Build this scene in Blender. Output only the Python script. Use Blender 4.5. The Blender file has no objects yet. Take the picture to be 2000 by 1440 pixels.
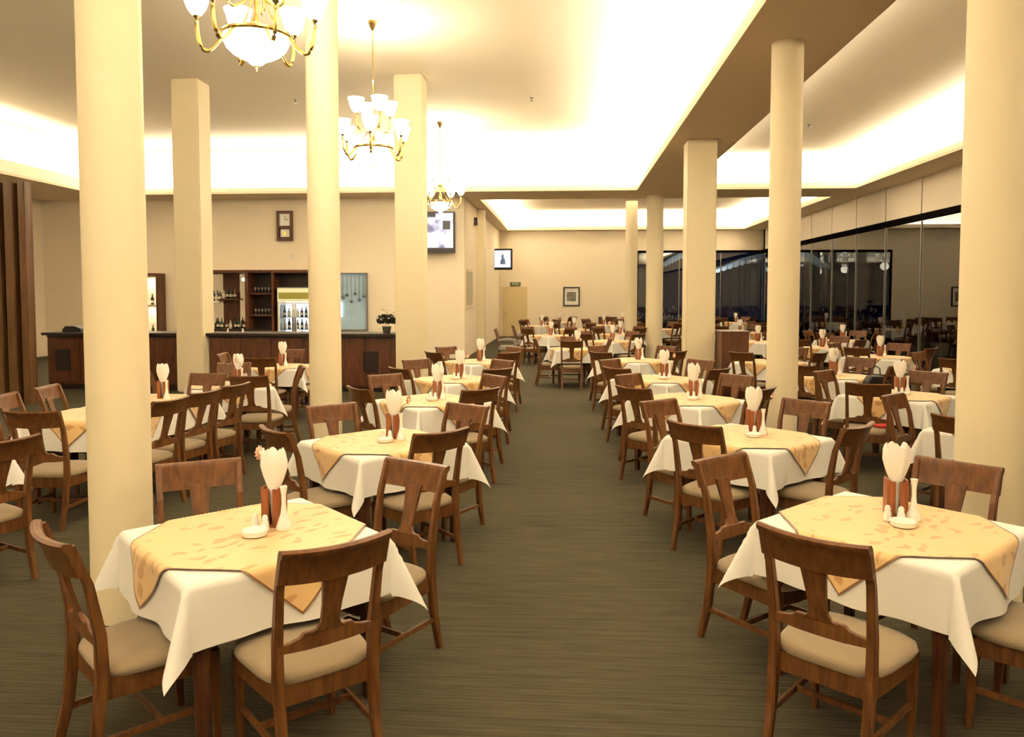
import bpy, bmesh, math, random
from mathutils import Vector, Matrix
random.seed(7)
PI = math.pi
SC = bpy.context.scene
COL = SC.collection

# ------------------------------------------------------------------ camera, world, light, exposure
cam_d = bpy.data.cameras.new('camera'); cam = bpy.data.objects.new('camera', cam_d); COL.objects.link(cam)
cam_d.sensor_width = 36.0; cam_d.lens = 27.0
cam_d.shift_y = -0.0345
cam_d.clip_end = 200
cam.location = (0, 0, 1.85)
cam.rotation_euler = (math.radians(90 - 2.9), 0, math.radians(4.0))
SC.camera = cam

W = bpy.data.worlds.new('world'); SC.world = W; W.use_nodes = True
W.node_tree.nodes['Background'].inputs[0].default_value = (0.010, 0.013, 0.030, 1)
W.node_tree.nodes['Background'].inputs[1].default_value = 0.5

SC.view_settings.view_transform = 'Standard'
SC.view_settings.look = 'None'
SC.view_settings.gamma = 1.0
SC.view_settings.use_curve_mapping = False
SC.view_settings.exposure = 0.12

WARM = (1.0, 0.85, 0.62)
COVEC = (1.0, 0.935, 0.81)
def area(name, loc, rot, sx, sy, power, color=WARM):
    l = bpy.data.lights.new(name, 'AREA'); l.shape = 'RECTANGLE'; l.size = sx; l.size_y = sy
    l.energy = power; l.color = color
    o = bpy.data.objects.new(name, l); o.location = loc; o.rotation_euler = rot; COL.objects.link(o); return o
UP = PI
CP = 34.0     # watts per metre of cove
SOF = 4.61; CEI = 5.85; CE2 = 5.40; CE3 = 5.35
# main recess (x -12.9 .. 1.87, y .. 20.7)
area('cove_light', (1.99, 8.0, SOF+.10), (UP, 0, 0), 0.12, 25, CP*25*1.35, COVEC)
area('cove_light', (-5.5, 20.84, SOF+.10), (UP, 0, 0), 14.6, 0.12, CP*14.6*1.15, COVEC)
area('cove_light', (-13.06, 8.0, SOF+.22), (UP, 0, 0), 0.12, 25, CP*25, COVEC)
area('cove_light', (-5.5, -4.3, SOF+.10), (UP, 0, 0), 14.6, 0.12, CP*14.6, COVEC)
# window side recess (x 3.09 .. 7.5)
area('cove_light', (7.64, 8.0, SOF+.10), (UP, 0, 0), 0.12, 25, CP*25*1.0, COVEC)
area('cove_light', (2.95, 8.0, SOF+.10), (UP, 0, 0), 0.12, 25, CP*25*0.35, COVEC)
area('cove_light', (5.3, 20.84, SOF+.10), (UP, 0, 0), 4.3, 0.12, CP*4.3, COVEC)
# hall beyond (x -2.5 .. 7.6, y 22.5 .. 33.6)
area('cove_light', (2.5, 33.4, SOF+.10), (UP, 0, 0), 10, 0.12, CP*10*1.2, COVEC)
area('cove_light', (2.5, 22.36, SOF+.10), (UP, 0, 0), 10, 0.12, CP*10*.5, COVEC)
area('cove_light', (-2.64, 28, SOF+.10), (UP, 0, 0), 0.12, 10.5, CP*10, COVEC)
area('cove_light', (7.64, 28, SOF+.10), (UP, 0, 0), 0.12, 10.5, CP*10, COVEC)

# ------------------------------------------------------------------ materials
def srgb(c):
    return tuple((v/12.92 if v <= .04045 else ((v+.055)/1.055)**2.4) for v in c)
def mat(name, c, rough=.6, metal=0, spec=.5, emit=None, es=0, noise=None, bump=None, sheen=0, trans=0, aniso=None, coord='Object'):
    m = bpy.data.materials.new(name); m.use_nodes = True
    nt = m.node_tree; b = nt.nodes['Principled BSDF']
    b.inputs['Base Color'].default_value = (*c, 1); b.inputs['Roughness'].default_value = rough
    b.inputs['Metallic'].default_value = metal; b.inputs['Specular IOR Level'].default_value = spec
    if sheen: b.inputs['Sheen Weight'].default_value = sheen
    if trans: b.inputs['Transmission Weight'].default_value = trans
    if emit:
        b.inputs['Emission Color'].default_value = (*emit, 1); b.inputs['Emission Strength'].default_value = es
    tc = nt.nodes.new('ShaderNodeTexCoord'); mp = nt.nodes.new('ShaderNodeMapping')
    nt.links.new(tc.outputs[coord], mp.inputs[0])
    if noise:   # (second colour, scale, stretch xyz)
        c2, sc, st = noise
        mp.inputs['Scale'].default_value = st
        n = nt.nodes.new('ShaderNodeTexNoise'); n.inputs['Scale'].default_value = sc; n.inputs['Detail'].default_value = 4
        nt.links.new(mp.outputs[0], n.inputs['Vector'])
        r = nt.nodes.new('ShaderNodeValToRGB')
        r.color_ramp.elements[0].color = (*c, 1); r.color_ramp.elements[1].color = (*c2, 1)
        r.color_ramp.elements[0].position = .35; r.color_ramp.elements[1].position = .68
        nt.links.new(n.outputs['Fac'], r.inputs[0]); nt.links.new(r.outputs[0], b.inputs['Base Color'])
    if bump:    # (scale, strength)
        n2 = nt.nodes.new('ShaderNodeTexNoise'); n2.inputs['Scale'].default_value = bump[0]
        nt.links.new(tc.outputs[coord], n2.inputs['Vector'])
        bu = nt.nodes.new('ShaderNodeBump'); bu.inputs['Strength'].default_value = bump[1]; bu.inputs['Distance'].default_value = .01
        nt.links.new(n2.outputs['Fac'], bu.inputs['Height']); nt.links.new(bu.outputs[0], b.inputs['Normal'])
    return m

M = {}
M['wall'] = mat('cream_wall_paint', (.90, .79, .61), .8, noise=((.92, .81, .63), .6, (1, 1, 1)))
M['soffit'] = mat('shaded_soffit_paint', (.74, .61, .43), .8)  # wall paint made darker: shade of the unlit undersides put into the colour
M['ceiling'] = mat('white_ceiling_paint', (.90, .81, .65), .85)
M['column'] = mat('cream_column_paint', (.76, .66, .45), .6, noise=((.78, .68, .47), .8, (1, 1, 1)))
M['panel'] = mat('beige_panel', (.84, .76, .64), .6)
M['wood'] = mat('chair_wood', (.085, .032, .0095), .38, noise=((.165, .066, .020), 7, (6, 6, .8)), spec=.35)
M['wood_dark'] = mat('table_wood', (.055, .018, .006), .4, noise=((.12, .045, .015), 6, (6, 6, .8)))
M['bar_wood'] = mat('bar_wood', (.062, .018, .006), .4, noise=((.125, .038, .012), 5, (3, 3, .5)))
M['bar_dark'] = mat('bar_dark', (.018, .010, .008), .35)
M['slat'] = mat('slat_wood', (.09, .042, .014), .35, noise=((.16, .078, .030), 3, (4, 4, .4)))
M['seat'] = mat('seat_fabric', (.27, .20, .115), .85, sheen=.2, bump=(220, .25))
M['cloth'] = mat('white_cloth', (.80, .785, .74), .8, sheen=.2, bump=(9, .35))
M['brass'] = mat('brass', (.62, .45, .14), .25, metal=1)
M['brass_dark'] = mat('aged_brass', (.30, .21, .08), .35, metal=1)
M['ceramic'] = mat('white_ceramic', (.88, .86, .80), .2)
M['napkin'] = mat('napkin_cloth', (.92, .90, .84), .8, sheen=.2)
M['holder'] = mat('holder_wood', (.20, .055, .016), .4, noise=((.32, .10, .03), 14, (3, 3, .6)))
M['petal'] = mat('petal_pink', (.85, .50, .38), .6)
M['petal2'] = mat('petal_cream', (.90, .80, .66), .6)
M['leafm'] = mat('leaf_green', (.07, .12, .03), .6)
M['black'] = mat('black_plastic', (.012, .012, .014), .4)
M['dark_metal'] = mat('dark_window_metal', (.006, .005, .005), .9, spec=0)
M['alu'] = mat('grey_metal', (.28, .27, .25), .4, metal=.8)
M['door'] = mat('door_paint', (.70, .56, .30), .6)
M['grey_fab'] = mat('grey_fabric', (.28, .25, .21), .9)
M['red'] = mat('red_cloth', (.65, .06, .05), .8)
M['bottle_green'] = mat('bottle_green', (.02, .07, .02), .1)
M['bottle_brown'] = mat('bottle_brown', (.10, .035, .01), .1)
M['bottle_clear'] = mat('bottle_pale', (.55, .52, .42), .1)
M['bottle_black'] = mat('bottle_black', (.015, .012, .012), .1)
M['shade'] = mat('lit_frosted_glass', (.9, .88, .8), .4, emit=(1, .87, .62), es=5.0)
M['fridge_in'] = mat('lit_fridge_interior', (.8, .85, .9), .5, emit=(.85, .93, 1.0), es=1.1)
M['niche'] = mat('niche_backing', (.78, .70, .52), .6)
M['plant'] = mat('dark_foliage', (.03, .035, .02), .7)
M['awning'] = mat('awning_white', (.75, .77, .76), .8, emit=(.6, .7, .65), es=.0)
M['night'] = mat('terrace_stone', (.05, .05, .055), .8)
M['silver'] = mat('mirror_silver', (.8, .8, .78), .05, metal=1)
M['bag'] = mat('black_bag', (.012, .011, .012), .5)

def glass_mat():
    m = bpy.data.materials.new('window_glass'); m.use_nodes = True; nt = m.node_tree; nt.nodes.clear()
    o = nt.nodes.new('ShaderNodeOutputMaterial'); mx = nt.nodes.new('ShaderNodeMixShader')
    t = nt.nodes.new('ShaderNodeBsdfTransparent'); t.inputs[0].default_value = (.80, .84, .84, 1)
    g = nt.nodes.new('ShaderNodeBsdfGlossy'); g.inputs['Roughness'].default_value = 0.0; g.inputs[0].default_value = (.9, .92, .95, 1)
    f = nt.nodes.new('ShaderNodeFresnel'); f.inputs['IOR'].default_value = 2.0
    nt.links.new(f.outputs[0], mx.inputs[0]); nt.links.new(t.outputs[0], mx.inputs[1]); nt.links.new(g.outputs[0], mx.inputs[2])
    nt.links.new(mx.outputs[0], o.inputs[0]); return m
M['glass'] = glass_mat()

def carpet_mat():
    m = bpy.data.materials.new('ribbed_carpet'); m.use_nodes = True; nt = m.node_tree; b = nt.nodes['Principled BSDF']
    b.inputs['Roughness'].default_value = .95; b.inputs['Specular IOR Level'].default_value = .15
    tc = nt.nodes.new('ShaderNodeTexCoord')
    w = nt.nodes.new('ShaderNodeTexWave'); w.bands_direction = 'Y'; w.inputs['Scale'].default_value = 11
    w.inputs['Distortion'].default_value = 1.6; w.inputs['Detail'].default_value = 3; w.inputs['Detail Scale'].default_value = 2.5
    nt.links.new(tc.outputs['Object'], w.inputs['Vector'])
    mp = nt.nodes.new('ShaderNodeMapping'); mp.inputs['Scale'].default_value = (.7, 9, 1)
    nt.links.new(tc.outputs['Object'], mp.inputs[0])
    n = nt.nodes.new('ShaderNodeTexNoise'); n.inputs['Scale'].default_value = 3.5; n.inputs['Detail'].default_value = 6
    nt.links.new(mp.outputs[0], n.inputs['Vector'])
    n3 = nt.nodes.new('ShaderNodeTexNoise'); n3.inputs['Scale'].default_value = .7; n3.inputs['Detail'].default_value = 3
    nt.links.new(tc.outputs['Object'], n3.inputs['Vector'])
    a = nt.nodes.new('ShaderNodeMath'); a.operation = 'MULTIPLY_ADD'; a.inputs[1].default_value = .16
    nt.links.new(w.outputs['Fac'], a.inputs[0]); nt.links.new(n.outputs['Fac'], a.inputs[2])
    a2 = nt.nodes.new('ShaderNodeMath'); a2.operation = 'MULTIPLY_ADD'; a2.inputs[1].default_value = .5
    nt.links.new(n3.outputs['Fac'], a2.inputs[0]); nt.links.new(a.outputs[0], a2.inputs[2])
    r = nt.nodes.new('ShaderNodeValToRGB'); e = r.color_ramp.elements
    e[0].position = .40; e[0].color = (.030, .027, .0155, 1); e[1].position = 1.15 if False else 1.0; e[1].color = (.078, .067, .040, 1)
    nt.links.new(a2.outputs[0], r.inputs[0]); nt.links.new(r.outputs[0], b.inputs['Base Color'])
    bu = nt.nodes.new('ShaderNodeBump'); bu.inputs['Strength'].default_value = .25; bu.inputs['Distance'].default_value = .01
    nt.links.new(w.outputs['Fac'], bu.inputs['Height']); nt.links.new(bu.outputs[0], b.inputs['Normal'])
    return m
M['carpet'] = carpet_mat()

def overlay_mat():
    """gold damask: leaf-like blotches in two tones and a brown hem, driven by UV"""
    m = bpy.data.materials.new('gold_damask'); m.use_nodes = True; nt = m.node_tree; b = nt.nodes['Principled BSDF']
    b.inputs['Roughness'].default_value = .55; b.inputs['Sheen Weight'].default_value = .35
    uv = nt.nodes.new('ShaderNodeUVMap')
    v = nt.nodes.new('ShaderNodeTexVoronoi'); v.inputs['Scale'].default_value = 10; v.feature = 'F1'
    mp = nt.nodes.new('ShaderNodeMapping'); mp.inputs['Scale'].default_value = (1, 1.15, 1)
    nt.links.new(uv.outputs[0], mp.inputs[0]); nt.links.new(mp.outputs[0], v.inputs['Vector'])
    w = nt.nodes.new('ShaderNodeTexWave'); w.bands_direction = 'DIAGONAL'; w.inputs['Scale'].default_value = 5; w.inputs['Distortion'].default_value = 9; w.inputs['Detail'].default_value = 1
    nt.links.new(uv.outputs[0], w.inputs['Vector'])
    a = nt.nodes.new('ShaderNodeMath'); a.operation = 'MULTIPLY_ADD'; a.inputs[1].default_value = .5
    nt.links.new(w.outputs['Fac'], a.inputs[0]); nt.links.new(v.outputs['Distance'], a.inputs[2])
    r = nt.nodes.new('ShaderNodeValToRGB'); e = r.color_ramp.elements
    e[0].position = .44; e[0].color = (.54, .29, .10, 1); e[1].position = .54; e[1].color = (.72, .48, .21, 1)
    nt.links.new(a.outputs[0], r.inputs[0])
    # hem: max(|u|,|v|) > .485 of the unit square centred on 0
    s = nt.nodes.new('ShaderNodeSeparateXYZ'); nt.links.new(uv.outputs[0], s.inputs[0])
    ax = nt.nodes.new('ShaderNodeMath'); ax.operation = 'ABSOLUTE'; ay = nt.nodes.new('ShaderNodeMath'); ay.operation = 'ABSOLUTE'
    nt.links.new(s.outputs[0], ax.inputs[0]); nt.links.new(s.outputs[1], ay.inputs[0])
    mxm = nt.nodes.new('ShaderNodeMath'); mxm.operation = 'MAXIMUM'
    nt.links.new(ax.outputs[0], mxm.inputs[0]); nt.links.new(ay.outputs[0], mxm.inputs[1])
    g = nt.nodes.new('ShaderNodeMath'); g.operation = 'GREATER_THAN'; g.inputs[1].default_value = .491
    nt.links.new(mxm.outputs[0], g.inputs[0])
    mx = nt.nodes.new('ShaderNodeMix'); mx.data_type = 'RGBA'
    nt.links.new(g.outputs[0], mx.inputs['Factor']); nt.links.new(r.outputs[0], mx.inputs['A']); mx.inputs['B'].default_value = (.22, .10, .03, 1)
    nt.links.new(mx.outputs['Result'], b.inputs['Base Color'])
    return m
M['overlay'] = overlay_mat()

# ------------------------------------------------------------------ helpers
def box(bm, x0, x1, y0, y1, z0, z1, bev=0):
    vs = [bm.verts.new(p) for p in ((x0,y0,z0),(x1,y0,z0),(x1,y1,z0),(x0,y1,z0),(x0,y0,z1),(x1,y0,z1),(x1,y1,z1),(x0,y1,z1))]
    fs = [bm.faces.new([vs[i] for i in q]) for q in ((0,3,2,1),(4,5,6,7),(0,1,5,4),(1,2,6,5),(2,3,7,6),(3,0,4,7))]
    if bev:
        es = {e for f in fs for e in f.edges}
        bmesh.ops.bevel(bm, geom=list(es), offset=bev, segments=2, affect='EDGES')
def prism(bm, pts, plane, lo, hi, bev=0):
    """polygon (a,b) extruded along the third axis. plane 'xz' extrudes y, 'xy' z, 'yz' x"""
    def P(a, b, c): return {'xz': (a, c, b), 'xy': (a, b, c), 'yz': (c, a, b)}[plane]
    A = [bm.verts.new(P(a, b, lo)) for a, b in pts]; B = [bm.verts.new(P(a, b, hi)) for a, b in pts]
    n = len(pts); fs = [bm.faces.new(A), bm.faces.new(B[::-1])]
    for i in range(n): fs.append(bm.faces.new([A[i], B[i], B[(i+1) % n], A[(i+1) % n]]))
    bmesh.ops.recalc_face_normals(bm, faces=fs)
    if bev: bmesh.ops.bevel(bm, geom=list({e for f in fs for e in f.edges}), offset=bev, segments=1, affect='EDGES')
def sweep(bm, path, secs, up=Vector((1, 0, 0)), bev=0):
    """rectangular bar along path; secs = list of (width along up, thickness across)"""
    rings = []
    n = len(path)
    for i, p in enumerate(path):
        p = Vector(p); t = (Vector(path[min(i+1, n-1)]) - Vector(path[max(i-1, 0)])).normalized()
        s = t.cross(up).normalized(); w, h = secs[i] if isinstance(secs, list) else secs
        rings.append([bm.verts.new(p + up*(a*w/2) + s*(b*h/2)) for a, b in ((-1,-1),(1,-1),(1,1),(-1,1))])
    fs = [bm.faces.new(rings[0]), bm.faces.new(rings[-1][::-1])]
    for i in range(n-1):
        for k in range(4): fs.append(bm.faces.new([rings[i][k], rings[i+1][k], rings[i+1][(k+1) % 4], rings[i][(k+1) % 4]]))
    bmesh.ops.recalc_face_normals(bm, faces=fs)
    if bev:
        es = [e for k in range(4) for i in range(n-1) for e in [bm.edges.get((rings[i][k], rings[i+1][k]))] if e]
        bmesh.ops.bevel(bm, geom=es, offset=bev, segments=2, affect='EDGES')
def tube(bm, path, r, n=8):
    rings = []
    m = len(path)
    for i, p in enumerate(path):
        p = Vector(p); t = (Vector(path[min(i+1, m-1)]) - Vector(path[max(i-1, 0)])).normalized()
        a = Vector((0, 0, 1)) if abs(t.z) < .9 else Vector((1, 0, 0))
        s = t.cross(a).normalized(); q = t.cross(s); rr = r[i] if isinstance(r, list) else r
        rings.append([bm.verts.new(p + s*rr*math.cos(2*PI*k/n) + q*rr*math.sin(2*PI*k/n)) for k in range(n)])
    fs = [bm.faces.new(rings[0]), bm.faces.new(rings[-1][::-1])]
    for i in range(m-1):
        for k in range(n): fs.append(bm.faces.new([rings[i][k], rings[i+1][k], rings[i+1][(k+1) % n], rings[i][(k+1) % n]]))
    bmesh.ops.recalc_face_normals(bm, faces=fs)
def lathe(bm, prof, c=(0, 0), n=20, rf=None, closed_top=True):
    """prof = [(r,z)..] bottom to top; rf(angle, i) scales the radius"""
    rings = []
    for i, (r, z) in enumerate(prof):
        if r < 1e-5: rings.append([bm.verts.new((c[0], c[1], z))]); continue
        rings.append([bm.verts.new((c[0]+r*(rf(2*PI*k/n, i) if rf else 1)*math.cos(2*PI*k/n), c[1]+r*(rf(2*PI*k/n, i) if rf else 1)*math.sin(2*PI*k/n), z)) for k in range(n)])
    for i in range(len(rings)-1):
        a, b = rings[i], rings[i+1]
        for k in range(n):
            q = [a[k % len(a)], a[(k+1) % len(a)], b[(k+1) % len(b)], b[k % len(b)]]
            u = []
            for v in q:
                if v not in u: u.append(v)
            if len(u) > 2: bm.faces.new(u)
    if len(rings[0]) > 1: bm.faces.new(rings[0][::-1])
    if closed_top and len(rings[-1]) > 1: bm.faces.new(rings[-1])
def mesh(bm, name, m, smooth=False, angle=None):
    me = bpy.data.meshes.new(name); bmesh.ops.recalc_face_normals(bm, faces=bm.faces[:]); bm.to_mesh(me); bm.free()
    me.materials.append(M[m] if isinstance(m, str) else m)
    if smooth:
        me.polygons.foreach_set('use_smooth', [True]*len(me.polygons))
        if angle: me.set_sharp_from_angle(angle=math.radians(angle))
    return me
def ob(name, me, parent=None, loc=None, rot=None):
    o = bpy.data.objects.new(name, me); COL.objects.link(o)
    if parent: o.parent = parent
    if loc: o.location = loc
    if rot is not None: o.rotation_euler = rot if isinstance(rot, tuple) else (0, 0, rot)
    return o
def mk(name, m, fn, parent=None, loc=None, rot=None, smooth=False, angle=None):
    bm = bmesh.new(); fn(bm); return ob(name, mesh(bm, name, m, smooth, angle), parent, loc, rot)
def tag(o, label, cat, group=None):
    o['label'] = label; o['category'] = cat
    if group: o['group'] = group
    return o
def empty(name, loc, rz=0, parent=None):
    o = bpy.data.objects.new(name, None); COL.objects.link(o); o.location = loc; o.rotation_euler = (0, 0, rz); o.empty_display_size = .1
    if parent: o.parent = parent
    return o
def struct(o, label=None):
    o['kind'] = 'structure'
    if label: o['label'] = label
    return o
def copy_tree(o, parent=None):
    c = o.copy(); COL.objects.link(c)
    if parent: c.parent = parent
    for ch in o.children: copy_tree(ch, c)
    return c
def boxes(name, m, lst, parent=None, loc=None, bev=0, rot=None):
    def f(bm):
        for b in lst: box(bm, *b, bev=bev)
    return mk(name, m, f, parent, loc, rot)

# ------------------------------------------------------------------ room shell
YB = -5.0; YF = 33.6; XR = 8.4; XL = -15.5; YBAR = 21.9; XH = -2.9
struct(boxes('floor', 'carpet', [(XL-.2, XR+.1, YB-.2, YF+.2, -.2, 0)]), 'dark olive brown ribbed carpet floor')
# ceilings
struct(boxes('ceiling', 'ceiling', [(-13.4, 2.5, YB-.2, 21.3, CEI, CEI+.2)]), 'high white recessed ceiling over the dining room')
struct(boxes('ceiling', 'ceiling', [(2.5, 8.1, YB-.2, 21.3, CE2, CE2+.2)]), 'white recessed ceiling beside the windows')
struct(boxes('ceiling', 'ceiling', [(-3.1, 8.1, 21.9, YF+.2, CE3, CE3+.2)]), 'white recessed ceiling of the hall beyond')
# bulkhead beam between main recess and window recess: soffit slab, core, two lips
def beam(name, x0, x1, y0, y1, core, lips, label, t=.06):
    e = empty(name, (0, 0, 0)); struct(e, label)
    boxes('soffit', 'soffit', [(x0, x1, y0, y1, SOF, SOF+t)], e)
    for c in core: boxes('cove_wall', 'ceiling', [c], e)
    for l in lips: boxes('cove_lip', 'ceiling', [l], e)
    return e
LIP = .16
beam('trim_1', 1.87, 3.09, -4.1, 20.7, [(2.15, 2.81, YB, 21.0, SOF+.06, CEI)],
     [(1.87, 1.90, YB, 20.7, SOF+.06, SOF+LIP), (3.06, 3.09, YB, 20.7, SOF+.06, SOF+LIP)], 'beige bulkhead beam running along the round columns')
beam('trim_2', -15.5, 7.5, 20.7, 22.5, [(-13.3, 2.15, 21.0, 21.3, SOF+.06, CEI), (2.81, 7.8, 21.0, 21.3, SOF+.06, CE2), (XH, 7.8, 22.0, 22.22, SOF+.06, CE3)],
     [(-12.9, 1.87, 20.7, 20.73, SOF+.06, SOF+LIP), (3.09, 7.5, 20.7, 20.73, SOF+.06, SOF+LIP), (-2.5, 7.5, 22.47, 22.5, SOF+.06, SOF+LIP)], 'beige cross beam before the hall beyond')
beam('trim_3', -15.5, -12.9, YB, 20.7, [(-13.5, -13.2, YB, 21.3, SOF+.06, CEI)], [(-12.93, -12.9, YB, 20.7, SOF+.06, SOF+.34)], 'low beige soffit along the left side')
beam('trim_4', 7.5, 8.4, YB, YF, [(7.78, 8.1, YB, YF, SOF+.06, CE2)], [(7.5, 7.53, YB, 20.7, SOF+.06, SOF+LIP), (7.5, 7.53, 22.5, 33.2, SOF+.06, SOF+LIP)], 'beige soffit above the window wall')
beam('trim_5', -2.9, -2.5, 22.5, YF, [(-2.9, -2.78, 22.5, YF, SOF+.06, CE3)], [(-2.53, -2.5, 22.5, 33.2, SOF+.06, SOF+LIP)], 'narrow soffit on the left of the hall beyond')
beam('trim_6', -2.5, 7.5, 33.25, YF, [], [(-2.5, 7.5, 33.25, 33.28, SOF+.06, SOF+LIP)], 'narrow soffit along the far wall')
beam('trim_7', -12.9, 7.5, YB, -4.1, [(-12.9, 7.5, YB, -4.5, SOF+.06, CEI)], [(-12.9, 7.5, -4.13, -4.1, SOF+.06, SOF+LIP)], 'soffit along the rear wall')
# crown steps at the ceiling edge of the main recess
struct(boxes('trim_8', 'ceiling', [(1.92, 2.15, YB, 21.0, CEI-.10, CEI), (-13.2, -12.9, YB, 21.0, CEI-.10, CEI), (-12.9, 1.92, 20.75, 21.0, CEI-.10, CEI)]), 'plain crown step around the high ceiling')
# walls
struct(boxes('wall_left', 'wall', [(XL-.2, XL, YB, 22.1, 0, 5.9)]))
struct(boxes('wall_rear', 'wall', [(XL, XR, YB-.2, YB, 0, 5.9)]))
struct(boxes('wall_bar', 'wall', [(XL, XH, YBAR, YBAR+.2, 0, SOF)]), 'cream wall behind the bar')
struct(boxes('wall_hall', 'wall', [(XH-.2, XH, YBAR+.2, YF, 0, CEI)]), 'cream left wall of the hall beyond')
struct(boxes('wall_far', 'wall', [(XH-.2, 3.05, YF, YF+.2, 0, CEI), (3.05, XR+.1, YF, YF+.2, 3.72, CEI)]), 'cream far wall with a door and a picture')
struct(boxes('column', 'column', [(XH, XH+.24, 25.0, 25.5, 0, SOF)]), 'cream pilaster on the left wall of the hall beyond')
# right wall: panels above the glass, each its own piece, dark joints between
wr = empty('wall_right', (0, 0, 0)); struct(wr, 'band of beige panels above the window wall')
boxes('backing', 'dark_metal', [(XR+.02, XR+.12, YB, YF, 3.66, SOF)], wr)
P = 2.05; ys = [16.85 + P*i for i in range(-11, 9)]
pm = None
for y in ys:
    if y + P > YF + .2: continue
    if y < YB: continue
    if pm is None:
        q = boxes('panel', 'panel', [(-.02, .02, .03, P-.03, 0, SOF-3.76)], wr, (XR, y, 3.76)); pm = q.data
    else: ob('panel', pm, wr, (XR, y, 3.76))
# window wall: frame, mullions and panes
w1 = empty('window_1', (XR, 0, 0)); struct(w1, 'long dark framed glass wall on the right')
boxes('window_frame', 'dark_metal', [(-.06, .05, YB, YF, 3.60, 3.745), (-.04, .06, YB, YF, 0, .07)], w1)
mm = gm = None
for y in ys:
    if y < YB or y > YF: continue
    if mm is None:
        a = boxes('mullion', 'alu', [(-.02, .035, -.012, .012, .07, 3.62)], w1, (0, y, 0)); mm = a.data
        b = boxes('pane', 'glass', [(-.004, .004, .03, P-.03, .07, 3.62)], w1, (0, y, 0)); gm = b.data
    else:
        ob('mullion', mm, w1, (0, y, 0))
        if y + P < YF + .3: ob('pane', gm, w1, (0, y, 0))
w2 = empty('window_2', (0, YF, 0)); struct(w2, 'dark glass in the right part of the far wall')
boxes('window_frame', 'dark_metal', [(3.05, XR, -.04, .05, 3.63, 3.735), (3.05, XR, -.04, .05, 0, .07), (3.05, 3.12, -.04, .05, .07, 3.63)], w2)
for i in range(3):
    x = 3.12 + i*1.76
    boxes('pane', 'glass', [(x, x+1.73, -.004, .004, .07, 3.63)], w2)
    boxes('mullion', 'alu', [(x+1.73, x+1.76, -.02, .02, .07, 3.63)], w2)
# outside, night
struct(boxes('floor', 'night', [(XR+.1, 30, -10, 60, -.3, -.12), (-20, 30, YF+.2, 60, -.3, -.12)]), 'dark terrace outside the glass')

# columns
def round_col(x, y, r, h, label):
    def f(bm): lathe(bm, [(r, 0), (r, h)], n=48)
    return struct(mk('column', 'column', f, None, (x, y, 0), smooth=True, angle=40), label)
round_col(-2.55, 4.2, .166, CEI, 'large round cream column behind the front left table')
round_col(-2.60, 8.15, .17, CEI, 'second round cream column left of the aisle')
round_col(2.47, 4.62, .182, SOF, 'round cream column behind the front right table')
round_col(2.43, 8.8, .17, SOF, 'second round cream column right of the aisle')
round_col(2.49, 21.9, .235, SOF, 'round cream column at the mouth of the hall beyond')
round_col(1.95, 23.2, .18, SOF, 'slender round column deep in the hall beyond')
round_col(-2.55, -.3, .172, CEI, 'round cream column behind the viewer')
for x, h, lab in ((-7.08, CEI, 'square cream column left at the bar counter'), (-2.88, CEI, 'square cream column at the right end of the bar'), (2.42, SOF, 'square cream column right of the aisle beside the wooden cabinet')):
    struct(boxes('column', 'column', [(x-.26, x+.26, 14.0, 14.5, 0, h)], bev=.02), lab)

# slatted wooden screen at the left
sl = empty('slat_screen', (-9.25, 12.2, 0)); tag(sl, 'tall screen of broad brown wooden slats at the left edge', 'screen')
boxes('backing', 'bar_wood', [(-1.2, .30, .15, .20, 0, 3.72)], sl)
for x0, x1 in ((-1.06, -.90), (-.81, -.65), (-.56, -.40), (-.31, -.14), (-.06, .10), (.19, .31)):
    boxes('slat', 'slat', [(x0, x1, .0, .15, 0, 3.72)], sl, bev=.01)

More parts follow.
